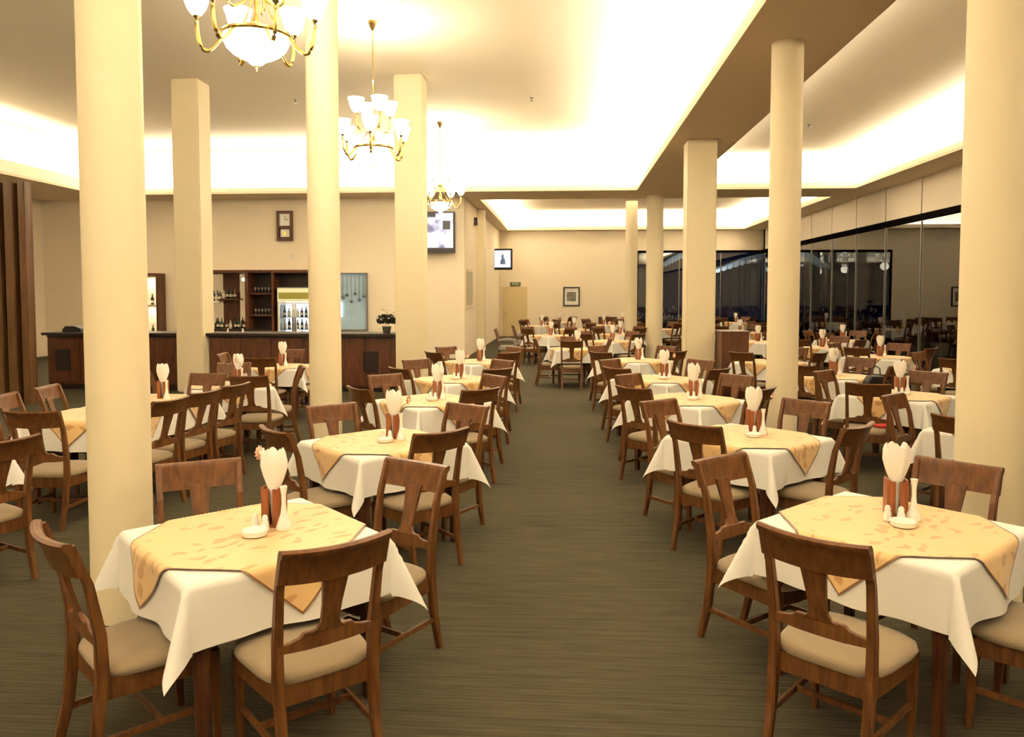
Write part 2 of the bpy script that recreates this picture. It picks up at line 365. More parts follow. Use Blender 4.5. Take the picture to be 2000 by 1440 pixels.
# ------------------------------------------------------------------ dining chair
def chair_proto():
    root = empty('dining_chair', (0, 0, 0))
    def rear(s):
        def f(bm):
            sweep(bm, [(.182*s, -.285, 0), (.186*s, -.235, .20), (.19*s, -.21, .42), (.192*s, -.215, .58), (.196*s, -.25, .78), (.20*s, -.305, .94)],
                  [(.030, .034), (.034, .042), (.036, .048), (.034, .042), (.031, .034), (.028, .026)], Vector((1, 0, 0)), bev=.005)
        return f
    def front(s):
        def f(bm):
            sweep(bm, [(.20*s, .215, 0), (.202*s, .205, .25), (.205*s, .20, .40)], [(.028, .028), (.038, .038), (.044, .044)], Vector((1, 0, 0)), bev=.005)
        return f
    for s in (-1, 1):
        mk('leg', 'wood', rear(s), root); mk('leg', 'wood', front(s), root)
    def apron(bm):
        # curved front, trapezoid sides
        pts = [(-.19, -.20), (-.225, .19)] + [(-.225+.45*t, .19+.035*math.sin(PI*t)) for t in (.2, .4, .6, .8)] + [(.225, .19), (.19, -.20)]
        inn = [(x*.88, y*.88) for x, y in pts]
        n = len(pts); lo, hi = .325, .405
        V = [[bm.verts.new((x, y, z)) for x, y in P_] for P_, z in ((pts, lo), (pts, hi), (inn, hi), (inn, lo))]
        for a in range(4):
            A, B = V[a], V[(a+1) % 4]
            for i in range(n): bm.faces.new([A[i], A[(i+1) % n], B[(i+1) % n], B[i]])
    mk('seat_frame', 'wood', apron, root)
    def seat(bm):
        out = []
        N = 32
        for k in range(N):
            a = 2*PI*k/N; c, s = math.cos(a), math.sin(a); p = 4.5
            r = (abs(c)**p + abs(s)**p)**(-1/p)
            x, y = r*c, r*s
            wx = .232 + .022*y
            out.append((x*wx, .01 + y*.225 + (.03*(1-x*x) if y > .5 else 0)))
        rings = []
        for sc_, z in ((.97, .405), (1.0, .418), (.985, .436), (.90, .449), (.70, .458), (.4, .462)):
            rings.append([bm.verts.new((x*sc_, .01+(y-.01)*sc_, z)) for x, y in out])
        for i in range(len(rings)-1):
            for k in range(N): bm.faces.new([rings[i][k], rings[i][(k+1) % N], rings[i+1][(k+1) % N], rings[i+1][k]])
        bm.faces.new(rings[0][::-1]); bm.faces.new(rings[-1])
    mk('seat', 'seat', seat, root, smooth=True, angle=50)
    def rail(bm):
        # crest rail: curved in plan, thicker rolled top
        n = 10; rings = []
        prof = [(-.010, .820), (.010, .820), (.010, .925), (.014, .941), (.010, .953), (-.012, .957), (-.026, .949), (-.024, .931), (-.012, .919)]
        for i in range(n+1):
            t = -1 + 2*i/n; x = .214*t; yb = -.297 - .034*(1-t*t); zz = -.008*(1-t*t)
            rings.append([bm.verts.new((x, yb + py + (.885-pz)*.30, pz+zz)) for py, pz in prof])
        for i in range(n):
            for k in range(len(prof)):
                k2 = (k+1) % len(prof); bm.faces.new([rings[i][k], rings[i+1][k], rings[i+1][k2], rings[i][k2]])
        bm.faces.new(rings[0]); bm.faces.new(rings[-1][::-1])
    mk('crest_rail', 'wood', rail, root, smooth=True, angle=35)
    def lean(z): return -.215 - (.0 if z < .56 else (z-.56)*.25)
    def splat(bm):
        # flat board following the lean, flaring at its foot
        rows = [(.592, .070), (.605, .048), (.63, .036), (.70, .038), (.76, .044), (.838, .054)]
        A = []
        for z, w in rows:
            y = lean(z) - .012*min(1, (z-.59)/.2) - .006
            A.append([bm.verts.new(p) for p in ((-w, y+.008, z), (w, y+.008, z), (w, y-.008, z), (-w, y-.008, z))])
        for i in range(len(A)-1):
            for k in range(4): bm.faces.new([A[i][k], A[i][(k+1) % 4], A[i+1][(k+1) % 4], A[i+1][k]])
        bm.faces.new(A[0]); bm.faces.new(A[-1])
    mk('splat', 'wood', splat, root)
    def low(bm):
        top = [(-.185, .575), (-.14, .577), (-.11, .585), (-.095, .60), (.095, .60), (.11, .585), (.14, .577), (.185, .575)]
        bot = [(.185, .54), (.09, .532), (0, .53), (-.09, .532), (-.185, .54)]
        prism(bm, top+bot, 'xz', -.232, -.212, .003)
    mk('cross_rail', 'wood', low, root)
    for s in (-1, 1):
        mk('stretcher', 'wood', lambda bm: sweep(bm, [(.186*s, -.235, .17), (.20*s, .20, .17)], (.018, .026), Vector((1, 0, 0)), bev=.003), root)
    mk('stretcher', 'wood', lambda bm: sweep(bm, [(-.19, .0, .17), (.19, .0, .17)], (.020, .026), Vector((0, 1, 0)), bev=.003), root)
    return root
CH = chair_proto(); ch_used = [False]
def place_chair(rx, ry, deg, label, group, from_rail=True):
    """rx, ry: where the crest rail stands; deg: direction the sitter faces (0 = +Y, anticlockwise)"""
    a = math.radians(deg); d = Vector((-math.sin(a), math.cos(a)))
    c = Vector((rx, ry)) + (d*.31 if from_rail else Vector((0, 0)))
    o = CH if not ch_used[0] else copy_tree(CH)
    ch_used[0] = True
    o.location = (c.x, c.y, 0); o.rotation_euler = (0, 0, a)
    tag(o, label, 'chair', group); return o

# ------------------------------------------------------------------ table, cloth, overlay
HT = .44; TZ = .745
def table_proto():
    root = empty('dining_table', (0, 0, 0))
    boxes('tabletop', 'wood_dark', [(-HT+.004, HT-.004, -HT+.004, HT-.004, TZ-.03, TZ-.002)], root, bev=.006)
    boxes('apron', 'wood_dark', [(-.37, .37, -.385, -.36, .63, .715), (-.37, .37, .36, .385, .63, .715), (-.385, -.36, -.37, .37, .63, .715), (.36, .385, -.37, .37, .63, .715)], root)
    for sx in (-1, 1):
        for sy in (-1, 1):
            mk('leg', 'wood_dark', lambda bm: sweep(bm, [(.375*sx, .375*sy, 0), (.375*sx, .375*sy, .6), (.375*sx, .375*sy, .715)], [(.042, .042), (.06, .06), (.062, .062)], Vector((1, 0, 0)), bev=.004), root)
    return root
def drape(u, v, seed, off=0.0, half=HT, half2=None):
    hx, hy = half, (half2 or half)
    cx = max(-hx, min(hx, u)); cy = max(-hy, min(hy, v))
    ox, oy = u-cx, v-cy; r = math.hypot(ox, oy)
    if r < 1e-6:
        return (u, v, TZ + .002 + off + .0012*math.sin(u*23+seed)*math.sin(v*19+seed*2))
    dx, dy = ox/r, oy/r
    corner = abs(2*dx*dy)          # 0 on sides, 1 on the diagonal of a corner
    flare = .015 + r*(.07 + .36*corner**2.2)
    wob = 0
    if corner < .02:
        s = v if abs(ox) > 0 else u
        e = max(0, 1 - ((half - abs(s))/.16)) if abs(s) > half-.16 else 0
        wob = r*(.07*math.sin(s*9+seed) + .035*math.sin(s*21+seed*1.7)) * (1-e*.5)
    k = flare + wob + off + .006
    d = max(.0, r - .5*flare)
    if corner > .02: d = r*(1 - .12*corner)
    # soft shoulder
    sh = min(1, r/.03)
    return (cx + dx*k*sh, cy + dy*k*sh, TZ + .002 + off - max(0, d - .008)*1.0 - (.004*sh))
def cloth_mesh(seed, half2=None, hang=.275):
    N = 44; hy = half2 or HT
    def lin(h):
        L = h + hang; n = N
        base = [-L + 2*L*i/n for i in range(n+1)]
        for t in (-h, h):
            j = min(range(len(base)), key=lambda q: abs(base[q]-t)); base[j] = t
        base += [h+.012, -h-.012, h+.03, -h-.03]; return sorted(set(base))
    U = lin(HT); V = lin(hy)
    bm = bmesh.new()
    g = [[bm.verts.new(drape(u, v, seed, 0, HT, hy)) for v in V] for u in U]
    for i in range(len(U)-1):
        for j in range(len(V)-1): bm.faces.new([g[i][j], g[i+1][j], g[i+1][j+1], g[i][j+1]])
    me = mesh(bm, 'tablecloth', 'cloth', True)
    return me
def overlay_mesh(seed, L=.69, dy=0, half2=None, off=.009):
    N = 64; bm = bmesh.new(); uvl = bm.loops.layers.uv.new('UVMap')
    S = L*math.sqrt(2)
    def pt(a, b):   # a,b in -.5...5 of square side S rotated 45
        x, y = a*S, b*S; c = math.sqrt(.5)
        return (x*c - y*c, x*c + y*c)
    g = [[None]*(N+1) for _ in range(N+1)]; uvs = {}
    for i in range(N+1):
        for j in range(N+1):
            a, b = i/N-.5, j/N-.5; u, v = pt(a, b)
            q_ = drape(u, v+dy, seed, off, HT, half2); w = bm.verts.new((q_[0], q_[1]-dy, q_[2])); g[i][j] = w; uvs[w] = (a, b)
    for i in range(N):
        for j in range(N):
            f = bm.faces.new([g[i][j], g[i+1][j], g[i+1][j+1], g[i][j+1]])
            for l in f.loops: l[uvl].uv = uvs[l.vert]
    return mesh(bm, 'table_overlay', 'overlay', True)
CLOTHS = [cloth_mesh(s) for s in (0.3, 1.9, 3.4)]; OVERS = [overlay_mesh(s) for s in (0.3, 1.9, 3.4)]
TB = table_proto(); tb_used = [False]

# ------------------------------------------------------------------ tabletop pieces
def lathe_mesh(name, m, prof, n=20, rf=None, top=True, angle=45):
    bm = bmesh.new(); lathe(bm, prof, n=n, rf=rf, closed_top=top); return mesh(bm, name, m, True, angle)
def holder_proto():
    r = empty('napkin_holder', (0, 0, 0))
    boxes('base', 'holder', [(-.045, .045, -.04, .04, 0, .012)], r, bev=.002)
    for s in (-1, 1): boxes('side_board', 'holder', [(s*.042-.006, s*.042+.006, -.038, .038, .012, .19)], r, bev=.002)
    boxes('back_board', 'holder', [(-.036, .036, .028, .038, .012, .18)], r)
    boxes('front_board', 'holder', [(-.036, -.010, -.038, -.028, .012, .18), (.010, .036, -.038, -.028, .012, .18)], r)
    return r
def napkin_mesh():
    bm = bmesh.new()
    # folded linen napkin opening like a tulip, pleated and pointed at the rim
    def rf(a, i): return 1 + (.12*i/6)*math.cos(5*a) + .05*(i/6)*math.cos(11*a+1)
    prof = [(.012, .02), (.02, .10), (.032, .19), (.052, .245), (.064, .29), (.062, .33), (.054, .352)]
    n = 36; rings = []
    for i, (r, z) in enumerate(prof):
        rings.append([bm.verts.new((r*rf(2*PI*k/n, i)*math.cos(2*PI*k/n), .55*r*rf(2*PI*k/n, i)*math.sin(2*PI*k/n),
                     z + (.040*abs(math.sin(2.5*2*PI*k/n)) - .016 if i >= 5 else 0))) for k in range(n)])
    inner = [bm.verts.new((.012*math.cos(2*PI*k/n), .006*math.sin(2*PI*k/n), .24)) for k in range(n)]
    rings.append(inner)
    for i in range(len(rings)-1):
        for k in range(n): bm.faces.new([rings[i][k], rings[i][(k+1) % n], rings[i+1][(k+1) % n], rings[i+1][k]])
    bm.faces.new(rings[0][::-1]); bm.faces.new(rings[-1])
    return mesh(bm, 'napkin', 'napkin', True, 60)
VASE = lathe_mesh('bud_vase', 'ceramic', [(.036, 0), (.038, .006), (.030, .03), (.015, .075), (.010, .12), (.011, .16), (.018, .20), (.015, .20), (.008, .17), (0, .165)], 20)
def flower_proto():
    r = empty('flower', (0, 0, 0))
    mk('stem', 'leafm', lambda bm: tube(bm, [(0, 0, -.05), (0, 0, .02), (-.02, 0, .06), (-.055, 0, .08)], .0022, 6), r)
    def pet(bm):
        for ring, n, R, t in ((0, 11, .036, .25), (1, 9, .024, .6)):
            for k in range(n):
                a = 2*PI*k/n + ring*.3; c = Vector((-.06, 0, .10)); d1 = Vector((0, math.cos(a), math.sin(a))); nx = Vector((-1, 0, .2)).normalized()
                s = d1.cross(nx); tip = c + d1*R + nx*R*t
                p = [c, c + d1*R*.6 + s*.008 + nx*R*t*.4, tip + s*.004, tip - s*.004, c + d1*R*.6 - s*.008 + nx*R*t*.4]
                bm.faces.new([bm.verts.new(v) for v in p])
    mk('petals', 'petal', pet, r)
    def cen(bm):
        lathe(bm, [(0, -.010), (.010, -.006), (.014, 0), (.010, .006), (0, .010)], n=10)
    mk('flower_centre', 'petal2', cen, r, (-.064, 0, .101), smooth=True)
    return r
ASH = lathe_mesh('ashtray', 'ceramic', [(.045, 0), (.056, .006), (.060, .028), (.055, .030), (.047, .012), (0, .010)], 24, angle=35)
SHK = lathe_mesh('salt_shaker', 'ceramic', [(.019, 0), (.021, .008), (.017, .04), (.013, .052), (.015, .060), (.009, .074), (0, .077)], 14)
SUGAR = None
def shaker_proto(name, capm):
    r = ob(name, SHK); mk('shaker_cap', capm, lambda bm: lathe(bm, [(.010, 0), (.011, .006), (.006, .014), (0, .016)], n=10), r, (0, 0, .066), smooth=True); return r
HOLD = holder_proto(); NAP = napkin_mesh(); FLO = flower_proto()
used = {'h': False, 'f': False}
def pick(key, proto):
    if not used[key]: used[key] = True; return proto
    return copy_tree(proto)

def setting(x, y, rot, d, full=True, sd=0, k=0):
    """centrepiece on a table; rot in radians turns the cluster"""
    R = Matrix.Rotation(rot, 2); z = TZ + .0125
    def P_(a, b): v = R @ Vector((a+.03, b)); return (x+v.x, y+v.y, z)
    h = pick('h', HOLD); h.location = P_(.03, .10); h.rotation_euler = (0, 0, rot+sd); tag(h, 'brown wooden napkin holder on the ' + d, 'napkin holder', 'napkin holders')
    n = ob('napkin', NAP); n.location = (h.location.x, h.location.y, z+.012-.02+.002); n.rotation_euler = (0, 0, rot+sd*.5); tag(n, 'white napkin fanned in the holder on the ' + d, 'napkin', 'folded napkins')
    v = ob('bud_vase', VASE); v.location = P_(.095, .05); tag(v, 'slim white bud vase on the ' + d, 'vase', 'bud vases')
    if (full or k % 2 == 0) and k != 4:
        f = pick('f', FLO)
        if k == 0: f.location = (h.location.x-.02, h.location.y+.03, z+.235); f.rotation_euler = (0, 0, -.2)
        else: f.location = (v.location.x, v.location.y, z+.20); f.rotation_euler = (0, 0, rot + (0, 2.8, -.9, 2.4)[k % 4])
        tag(f, 'small pink flower in the vase on the ' + d, 'flower', 'single flowers')
    if full:
        a = ob('ashtray', ASH); a.location = P_(.0, -.06); tag(a, 'round white ashtray on the ' + d, 'ashtray', 'ashtrays')
        for q, (nm, cap, px_, py_) in enumerate((('salt_shaker', 'alu', -.035, .03), ('pepper_shaker', 'black', .02, .01))):
            s = ob(nm, SHK, None, P_(px_, py_)); tag(s, ('salt' if q == 0 else 'pepper') + ' shaker of white china on the ' + d, 'shaker', 'salt and pepper shakers')

WHERE = {'nl': 'near left', 'nr': 'near right', 'fl': 'far left', 'fr': 'far right'}
def table(x, y, deg, d, chairs=None, skip=(), full=False, k=0, setrot=0, jit=.02, rel=.60, cs=True):
    a = math.radians(deg)
    t = TB if not tb_used[0] else copy_tree(TB); tb_used[0] = True
    t.location = (x, y, 0); t.rotation_euler = (0, 0, a); tag(t, 'square brown table under the cloth of the ' + d, 'table', 'square dining tables')
    if cs:
        c = ob('tablecloth', CLOTHS[k % 3], None, (x, y, 0), a + (PI/2)*(k % 4)); tag(c, 'white cloth draped over the ' + d, 'tablecloth', 'white tablecloths')
        o = ob('table_overlay', OVERS[k % 3], None, (x, y, 0), a + (PI/2)*(k % 4)); tag(o, 'gold patterned overlay set diagonally on the ' + d, 'tablecloth', 'gold table overlays')
        setting(x, y, setrot, d, full, random.uniform(-.3, .3), k)
    chairs = chairs or {}
    for key, (sx, sy) in (('nl', (-1, -1)), ('nr', (1, -1)), ('fl', (-1, 1)), ('fr', (1, 1))):
        if key in skip: continue
        if key in chairs: rx, ry, deg_c = chairs[key]
        else:
            ang = math.atan2(sy, sx) + (a - PI/4)
            r_ = rel*math.sqrt(2) + random.uniform(-jit, jit)
            rx, ry = x + r_*math.cos(ang) + random.uniform(-jit, jit), y + r_*math.sin(ang)
            deg_c = math.degrees(ang) + 90 + random.uniform(-4, 4)
        place_chair(rx, ry, deg_c, 'wooden chair on the %s side of the %s' % (WHERE[key], d), 'dining chairs')

# left of the aisle
table(-1.432, 3.40, 45, 'front table left of the aisle',
      {'nr': (-.835, 2.72, 41), 'nl': (-1.93, 2.74, -42), 'fl': (-1.957, 3.95, -150), 'fr': (-.80, 4.02, 150)}, full=True, k=0)
table(-1.36, 5.62, 45, 'second table left of the aisle', {'nr': (-.823, 5.0, 44), 'nl': (-1.93, 4.98, -45), 'fl': (-1.90, 6.10, -140), 'fr': (-.80, 6.18, 148)}, full=True, k=1)
table(-1.40, 7.85, 45, 'third table left of the aisle', full=True, k=2)
table(-1.44, 9.85, 45, 'fourth table left of the aisle', full=True, k=3)
table(-1.46, 12.45, 45, 'fifth table left of the aisle', full=False, k=4)
# right of the aisle
table(1.56, 3.75, 44, 'front table right of the aisle',
      {'nl': (.93, 2.92, -41), 'fl': (.86, 4.27, -140), 'fr': (2.09, 4.22, 135), 'nr': (2.25, 3.12, 47)}, full=True, k=4)
table(1.415, 6.02, 45, 'second table right of the aisle', {'nl': (.90, 5.40, -42), 'fl': (.79, 6.55, -140)}, full=True, k=5)
table(1.29, 8.10, 45, 'third table right of the aisle', full=True, k=6)
table(1.23, 10.05, 45, 'fourth table right of the aisle', full=True, k=7)
table(1.16, 12.9, 45, 'fifth table right of the aisle', {'nl': (.55, 12.0, -42)}, full=False, k=8)
table(.18, 15.6, 10, 'table closing the end of the aisle', {'nr': (.12, 14.85, 2), 'nl': (-.62, 15.62, -84), 'fl': (.1, 16.4, 180), 'fr': (.9, 15.7, 90)}, k=9)
# between the columns and the windows
table(3.55, 6.45, 45, 'table behind the right front column', full=True, k=10)
table(3.62, 8.62, 45, 'second table beyond the right columns', {'nl': (3.06, 7.98, -22)}, full=True, k=11)
table(3.58, 10.6, 45, 'third table beyond the right columns', k=12)
table(3.35, 12.75, 45, 'fourth table beyond the right columns', skip=('fl',), k=13)
table(6.05, 11.7, 45, 'nearest table beside the windows', k=14)
table(5.50, 13.9, 45, 'second table beside the windows', k=15)
table(5.28, 16.3, 45, 'third table beside the windows', k=16)
table(4.43, 18.2, 45, 'fourth table beside the windows', k=17)
table(6.6, 18.9, 45, 'table in the window corner', k=18)
# left area before the bar
table(-4.05, 9.0, 30, 'table before the left square column', {'nr': (-3.50, 8.25, 4), 'nl': (-4.75, 8.45, -62), 'fl': (-4.33, 9.75, -165), 'fr': (-3.3, 9.35, 112)}, full=True, k=20)
table(-4.40, 11.4, 8, 'small table by the bar counter', {'nr': (-4.32, 10.6, 5), 'nl': (-5.2, 11.3, -86), 'fl': (-4.45, 12.2, 178), 'fr': (-3.6, 11.4, 94)}, full=False, k=21)
# two tables pushed end to end
lc_ = ob('tablecloth', cloth_mesh(.9, half2=.88), None, (-4.27, 7.20, 0)); tag(lc_, 'long white cloth over both halves of the long table at left', 'tablecloth', 'white tablecloths')
for i, y in enumerate((6.76, 7.64)):
    hn = ('near' if i == 0 else 'far') + ' half of the long table at left'
    table(-4.27, y, 0, hn, {}, skip=('nl', 'nr', 'fl', 'fr'), full=(i == 0), k=22+i, cs=False)
    oo = ob('table_overlay', overlay_mesh(.9, .69, (-.44, .44)[i], .88, (.009, .014)[i]), None, (-4.27, y, 0)); tag(oo, 'gold patterned overlay set diagonally on the ' + hn, 'tablecloth', 'gold table overlays')
    setting(-4.27, y, 0, hn, i == 0, .1, 22+i)
LT = 'long left table'
for rx, ry, dg, w in ((-3.40, 6.36, 78, 'nearest on the right side'), (-3.36, 6.90, 78, 'second on the right side'), (-3.31, 7.45, 77, 'third on the right side'),
                      (-5.02, 6.50, -84, 'near one on the left side'), (-5.06, 7.15, -82, 'far one on the left side'),
                      (-4.10, 5.62, 2, 'at the near end'), (-4.05, 8.42, 176, 'at the far end')):
    place_chair(rx, ry, dg, 'wooden chair at the %s, %s' % (LT, w), 'dining chairs')
table(-4.25, 4.6, 20, 'table cut by the left edge', {'nr': (-3.48, 4.50, 68), 'nl': (-4.9, 4.2, -62), 'fl': (-5.0, 5.2, -120), 'fr': (-3.9, 5.3, 158)}, skip=('fl', 'fr'), k=25)
# tables of the hall beyond
HB = [(-.45, 20.6, 45, 'nearest left table of the hall'), (1.05, 18.2, 45, 'table at the hall mouth'), (1.45, 21.3, 40, 'near middle table of the hall'),
      (.2, 24.2, 45, 'second middle table of the hall'), (2.9, 24.6, 45, 'table behind the hall columns'), (-.9, 26.8, 45, 'left table midway down the hall'),
      (1.3, 27.6, 45, 'middle table midway down the hall'), (-.3, 30.2, 45, 'left table by the far wall'), (2.2, 30.8, 45, 'middle table by the far wall'),
      (5.0, 22.6, 45, 'first right table of the hall'), (6.7, 25.2, 45, 'second right table of the hall'), (4.8, 28.2, 45, 'third right table of the hall'), (6.6, 30.6, 45, 'table in the far right corner')]
for i, (x, y, a, d) in enumerate(HB): table(x, y, a, d, k=30+i, rel=.58)

# ------------------------------------------------------------------ chandeliers
def chandelier_proto():
    r = empty('chandelier', (0, 0, 0))    # origin at the tip of the lower finial
    def fin(bm): lathe(bm, [(0, 0), (.008, .01), (.004, .02), (.018, .032), (.022, .045), (.008, .055), (.006, .07)], n=12)
    mk('finial', 'brass_dark', fin, r, smooth=True, angle=40)
    def bowl(bm): lathe(bm, [(0, .05), (.03, .052), (.055, .065), (.08, .09), (.14, .115), (.20, .150), (.245, .195), (.268, .245), (.272, .28)], n=32)
    mk('glass_bowl', 'shade', bowl, r, smooth=True, angle=60)
    def ring(bm): lathe(bm, [(.262, .275), (.287, .275), (.294, .29), (.287, .31), (.262, .31), (.252, .295)], n=32, closed_top=False)
    mk('rim_ring', 'brass', ring, r, smooth=True, angle=40)
    def stem(bm): lathe(bm, [(.012, .32), (.014, .36), (.04, .40), (.02, .45), (.012, .50), (.014, .62), (.05, .66), (.055, .70), (.02, .74), (.012, .80), (.008, .95), (.008, 2.02)], n=14)
    mk('stem', 'brass', stem, r, smooth=True, angle=40)
    def can(bm): lathe(bm, [(.012, 2.0), (.03, 2.03), (.045, 2.07), (.065, 2.10), (.07, 2.14)], n=20)
    mk('canopy', 'brass_dark', can, r, smooth=True, angle=40)
    def shd(bm): lathe(bm, [(.022, 0), (.045, .018), (.075, .06), (.094, .11), (.104, .16), (.125, .215), (.118, .216), (.095, .16), (.065, .06), (0, .03)], n=20)
    bm = bmesh.new(); shd(bm); S1 = mesh(bm, 'lamp_shade', 'shade', True, 50)
    def cup(bm): lathe(bm, [(.008, -.03), (.012, -.02), (.026, -.005), (.028, .006), (.012, .008)], n=12)
    bm = bmesh.new(); cup(bm); C1 = mesh(bm, 'cup', 'brass_dark', True, 40)
    def arm(R, z0, z1, r0, low):
        pts = []
        for i in range(15):
            t = i/14; ang = PI*1.0*t
            x = r0 + (R-r0)*(1-math.cos(ang*.5*1.0+0))*1.0 if False else r0 + (R-r0)*min(1, 1.0*math.sin(t*PI/2))
            z = z0 + (z1-z0)*t**3 - low*math.sin(PI*t)*(1-.25*t)
            pts.append((x, 0, z))
        return pts
    bm = bmesh.new(); tube(bm, arm(.48, .28, .41, .275, .15), .017, 8); A1 = mesh(bm, 'arm', 'brass', True)
    bm = bmesh.new(); tube(bm, arm(.26, .64, .75, .04, .12), .013, 8); A2 = mesh(bm, 'arm', 'brass', True)
    for k in range(6):
        a = k*PI/3 + .18; am = ob('arm', A1, r, rot=a); p = (.48, 0, .44); ob('cup', C1, am, p); ob('lamp_shade', S1, am, p)
    for k in range(4):
        a = k*PI/2 + .10; am = ob('arm', A2, r, rot=a); p = (.26, 0, .78); ob('cup', C1, am, p); ob('lamp_shade', S1, am, p)
    def tie(bm):
        for k in range(3):
            a = k*2*PI/3 + .5; tube(bm, [(.26*math.cos(a), .26*math.sin(a), .30), (.12*math.cos(a), .12*math.sin(a), .48), (.03*math.cos(a), .03*math.sin(a), .66)], .006, 6)
    mk('tie_rods', 'brass', tie, r)
    return r
CD = chandelier_proto()
for i, (x, y, z, lab) in enumerate(((-2.60, 6.4, 3.72, 'large brass chandelier with lit glass bowl, nearest of three'), (-2.84, 11.3, 3.71, 'brass chandelier hanging between the middle columns'), (-2.93, 17.9, 3.71, 'farthest brass chandelier before the wall screen'), (-2.6, .8, 3.72, 'brass chandelier behind the viewer'))):
    c = CD if i == 0 else copy_tree(CD); c.location = (x, y, z); c.rotation_euler = (0, 0, i*.5)
    tag(c, lab, 'chandelier', 'brass chandeliers')
    for dz, pw in ((1.30, 120), (-.12, 40)):
        l = bpy.data.lights.new('chandelier_bulb', 'POINT'); l.energy = pw; l.color = WARM; l.shadow_soft_size = .25
        lo = bpy.data.objects.new('chandelier_bulb', l); lo.location = (x, y, z+dz); COL.objects.link(lo)

# ------------------------------------------------------------------ bar counter
bc = empty('bar_counter', (0, 14.15, 0)); tag(bc, 'long reddish brown bar counter between the square columns', 'counter')
for x0, x1 in ((-10.05, -7.40), (-6.80, -3.16)):
    boxes('body', 'bar_wood', [(x0, x1, .10, .70, .10, 1.06)], bc)
    boxes('worktop', 'bar_dark', [(x0-.05, x1+.01, -.03, .80, 1.06, 1.11)], bc, bev=.008)
    boxes('plinth', 'bar_dark', [(x0+.02, x1-.02, .14, .66, 0, .10)], bc)
    n = max(1, round((x1-x0)/.62)); w = (x1-x0)/n
    for i in range(n):
        boxes('panel', 'bar_wood', [(x0+i*w+.008, x0+(i+1)*w-.008, .075, .102, .14, 1.02)], bc, bev=.004)
    boxes('grille', 'bar_dark', [(x0+.18+(.0 if x0 < -8 else 2.82), x0+.46+(0 if x0 < -8 else 2.82), .05, .08, .38, .78)], bc)
    boxes('rail', 'bar_dark', [(x0, x1, .07, .10, 1.02, 1.06)], bc)
boxes('body', 'bar_wood', [(-7.40, -6.80, .52, .70, .0, 1.06)], bc); boxes('worktop', 'bar_dark', [(-7.40, -6.80, .52, .80, 1.06, 1.11)], bc)

def bottle_mesh(m, h=.28, r=.036):
    return lathe_mesh('bottle', m, [(r*.9, 0), (r, .006), (r, h*.55), (r*.85, h*.64), (r*.38, h*.75), (r*.34, h*.95), (r*.42, h*.955), (r*.42, h), (0, h)], 12)
BOT = {k: bottle_mesh('bottle_'+k, h, r) for k, h, r in (('green', .30, .04), ('brown', .27, .042), ('clear', .25, .045), ('black', .31, .045))}
LBL = lathe_mesh('bottle_label', mat('bottle_label_paper', (.7, .65, .5), .7), [(.0455, .05), (.0462, .051), (.0462, .12), (.0455, .121)], 12, top=False)
ORD = ('leftmost', 'second', 'third', 'fourth', 'fifth', 'sixth', 'seventh', 'eighth', 'ninth')
cnt = {}
def bottle(kind, x, y, z, where):
    i = cnt[where] = cnt.get(where, -1) + 1
    b = ob('bottle', BOT[kind], None, (x, y, z)); ob('bottle_label', LBL, b)
    tag(b, ORD[i] + ' bottle, ' + {'green': 'dark green', 'brown': 'amber brown', 'clear': 'pale clear', 'black': 'black'}[kind] + ', on the ' + where, 'bottle', 'bottles on the ' + where)
GOB = lathe_mesh('wine_glass', mat('drinking_glass', (.75, .75, .70), .08, trans=.6), [(.033, 0), (.03, .004), (.005, .01), (.004, .08), (.02, .095), (.036, .13), (.032, .17), (.030, .17), (.034, .13), (0, .10)], 12)
def goblet(x, y, z, where):
    g = ob('wine_glass', GOB, None, (x, y, z)); i = cnt[where+'g'] = cnt.get(where+'g', -1) + 1; tag(g, ORD[i] + ' clear stemmed glass from the left on the ' + where, 'glass', 'glasses on the ' + where)

# back bar units on the bar wall (front faces at y = 21.3)
YW = YBAR - .02
u1 = empty('bottle_niche', (-12.1, YW, 0)); tag(u1, 'narrow wooden framed lit shelf unit left of the square column', 'shelf')
boxes('backing', 'niche', [(-.40, .28, -.03, 0, .66, 2.40)], u1)
boxes('frame', 'bar_wood', [(-.46, -.40, -.42, 0, .0, 2.46), (.28, .34, -.42, 0, .0, 2.46), (-.40, .28, -.42, 0, 2.40, 2.46), (-.40, .28, -.42, 0, 0, .64)], u1)
for z in (.66, 1.55): boxes('shelf', 'ceramic', [(-.40, .28, -.40, -.03, z-.02, z)], u1)
for z, ks in ((.66, 'green black green black'.split()), (1.55, 'black brown black black'.split())):
    for i, k_ in enumerate(ks): bottle(k_, -12.42+i*.19, YW-.22, z, ('lower' if z < 1 else 'upper') + ' shelf of the narrow bottle unit')
l = area('niche_light', (-12.1, YW-.3, 2.37), (0, 0, 0), .5, .1, 10); area('niche_light', (-12.1, YW-.3, 1.51), (0, 0, 0), .5, .1, 8); 

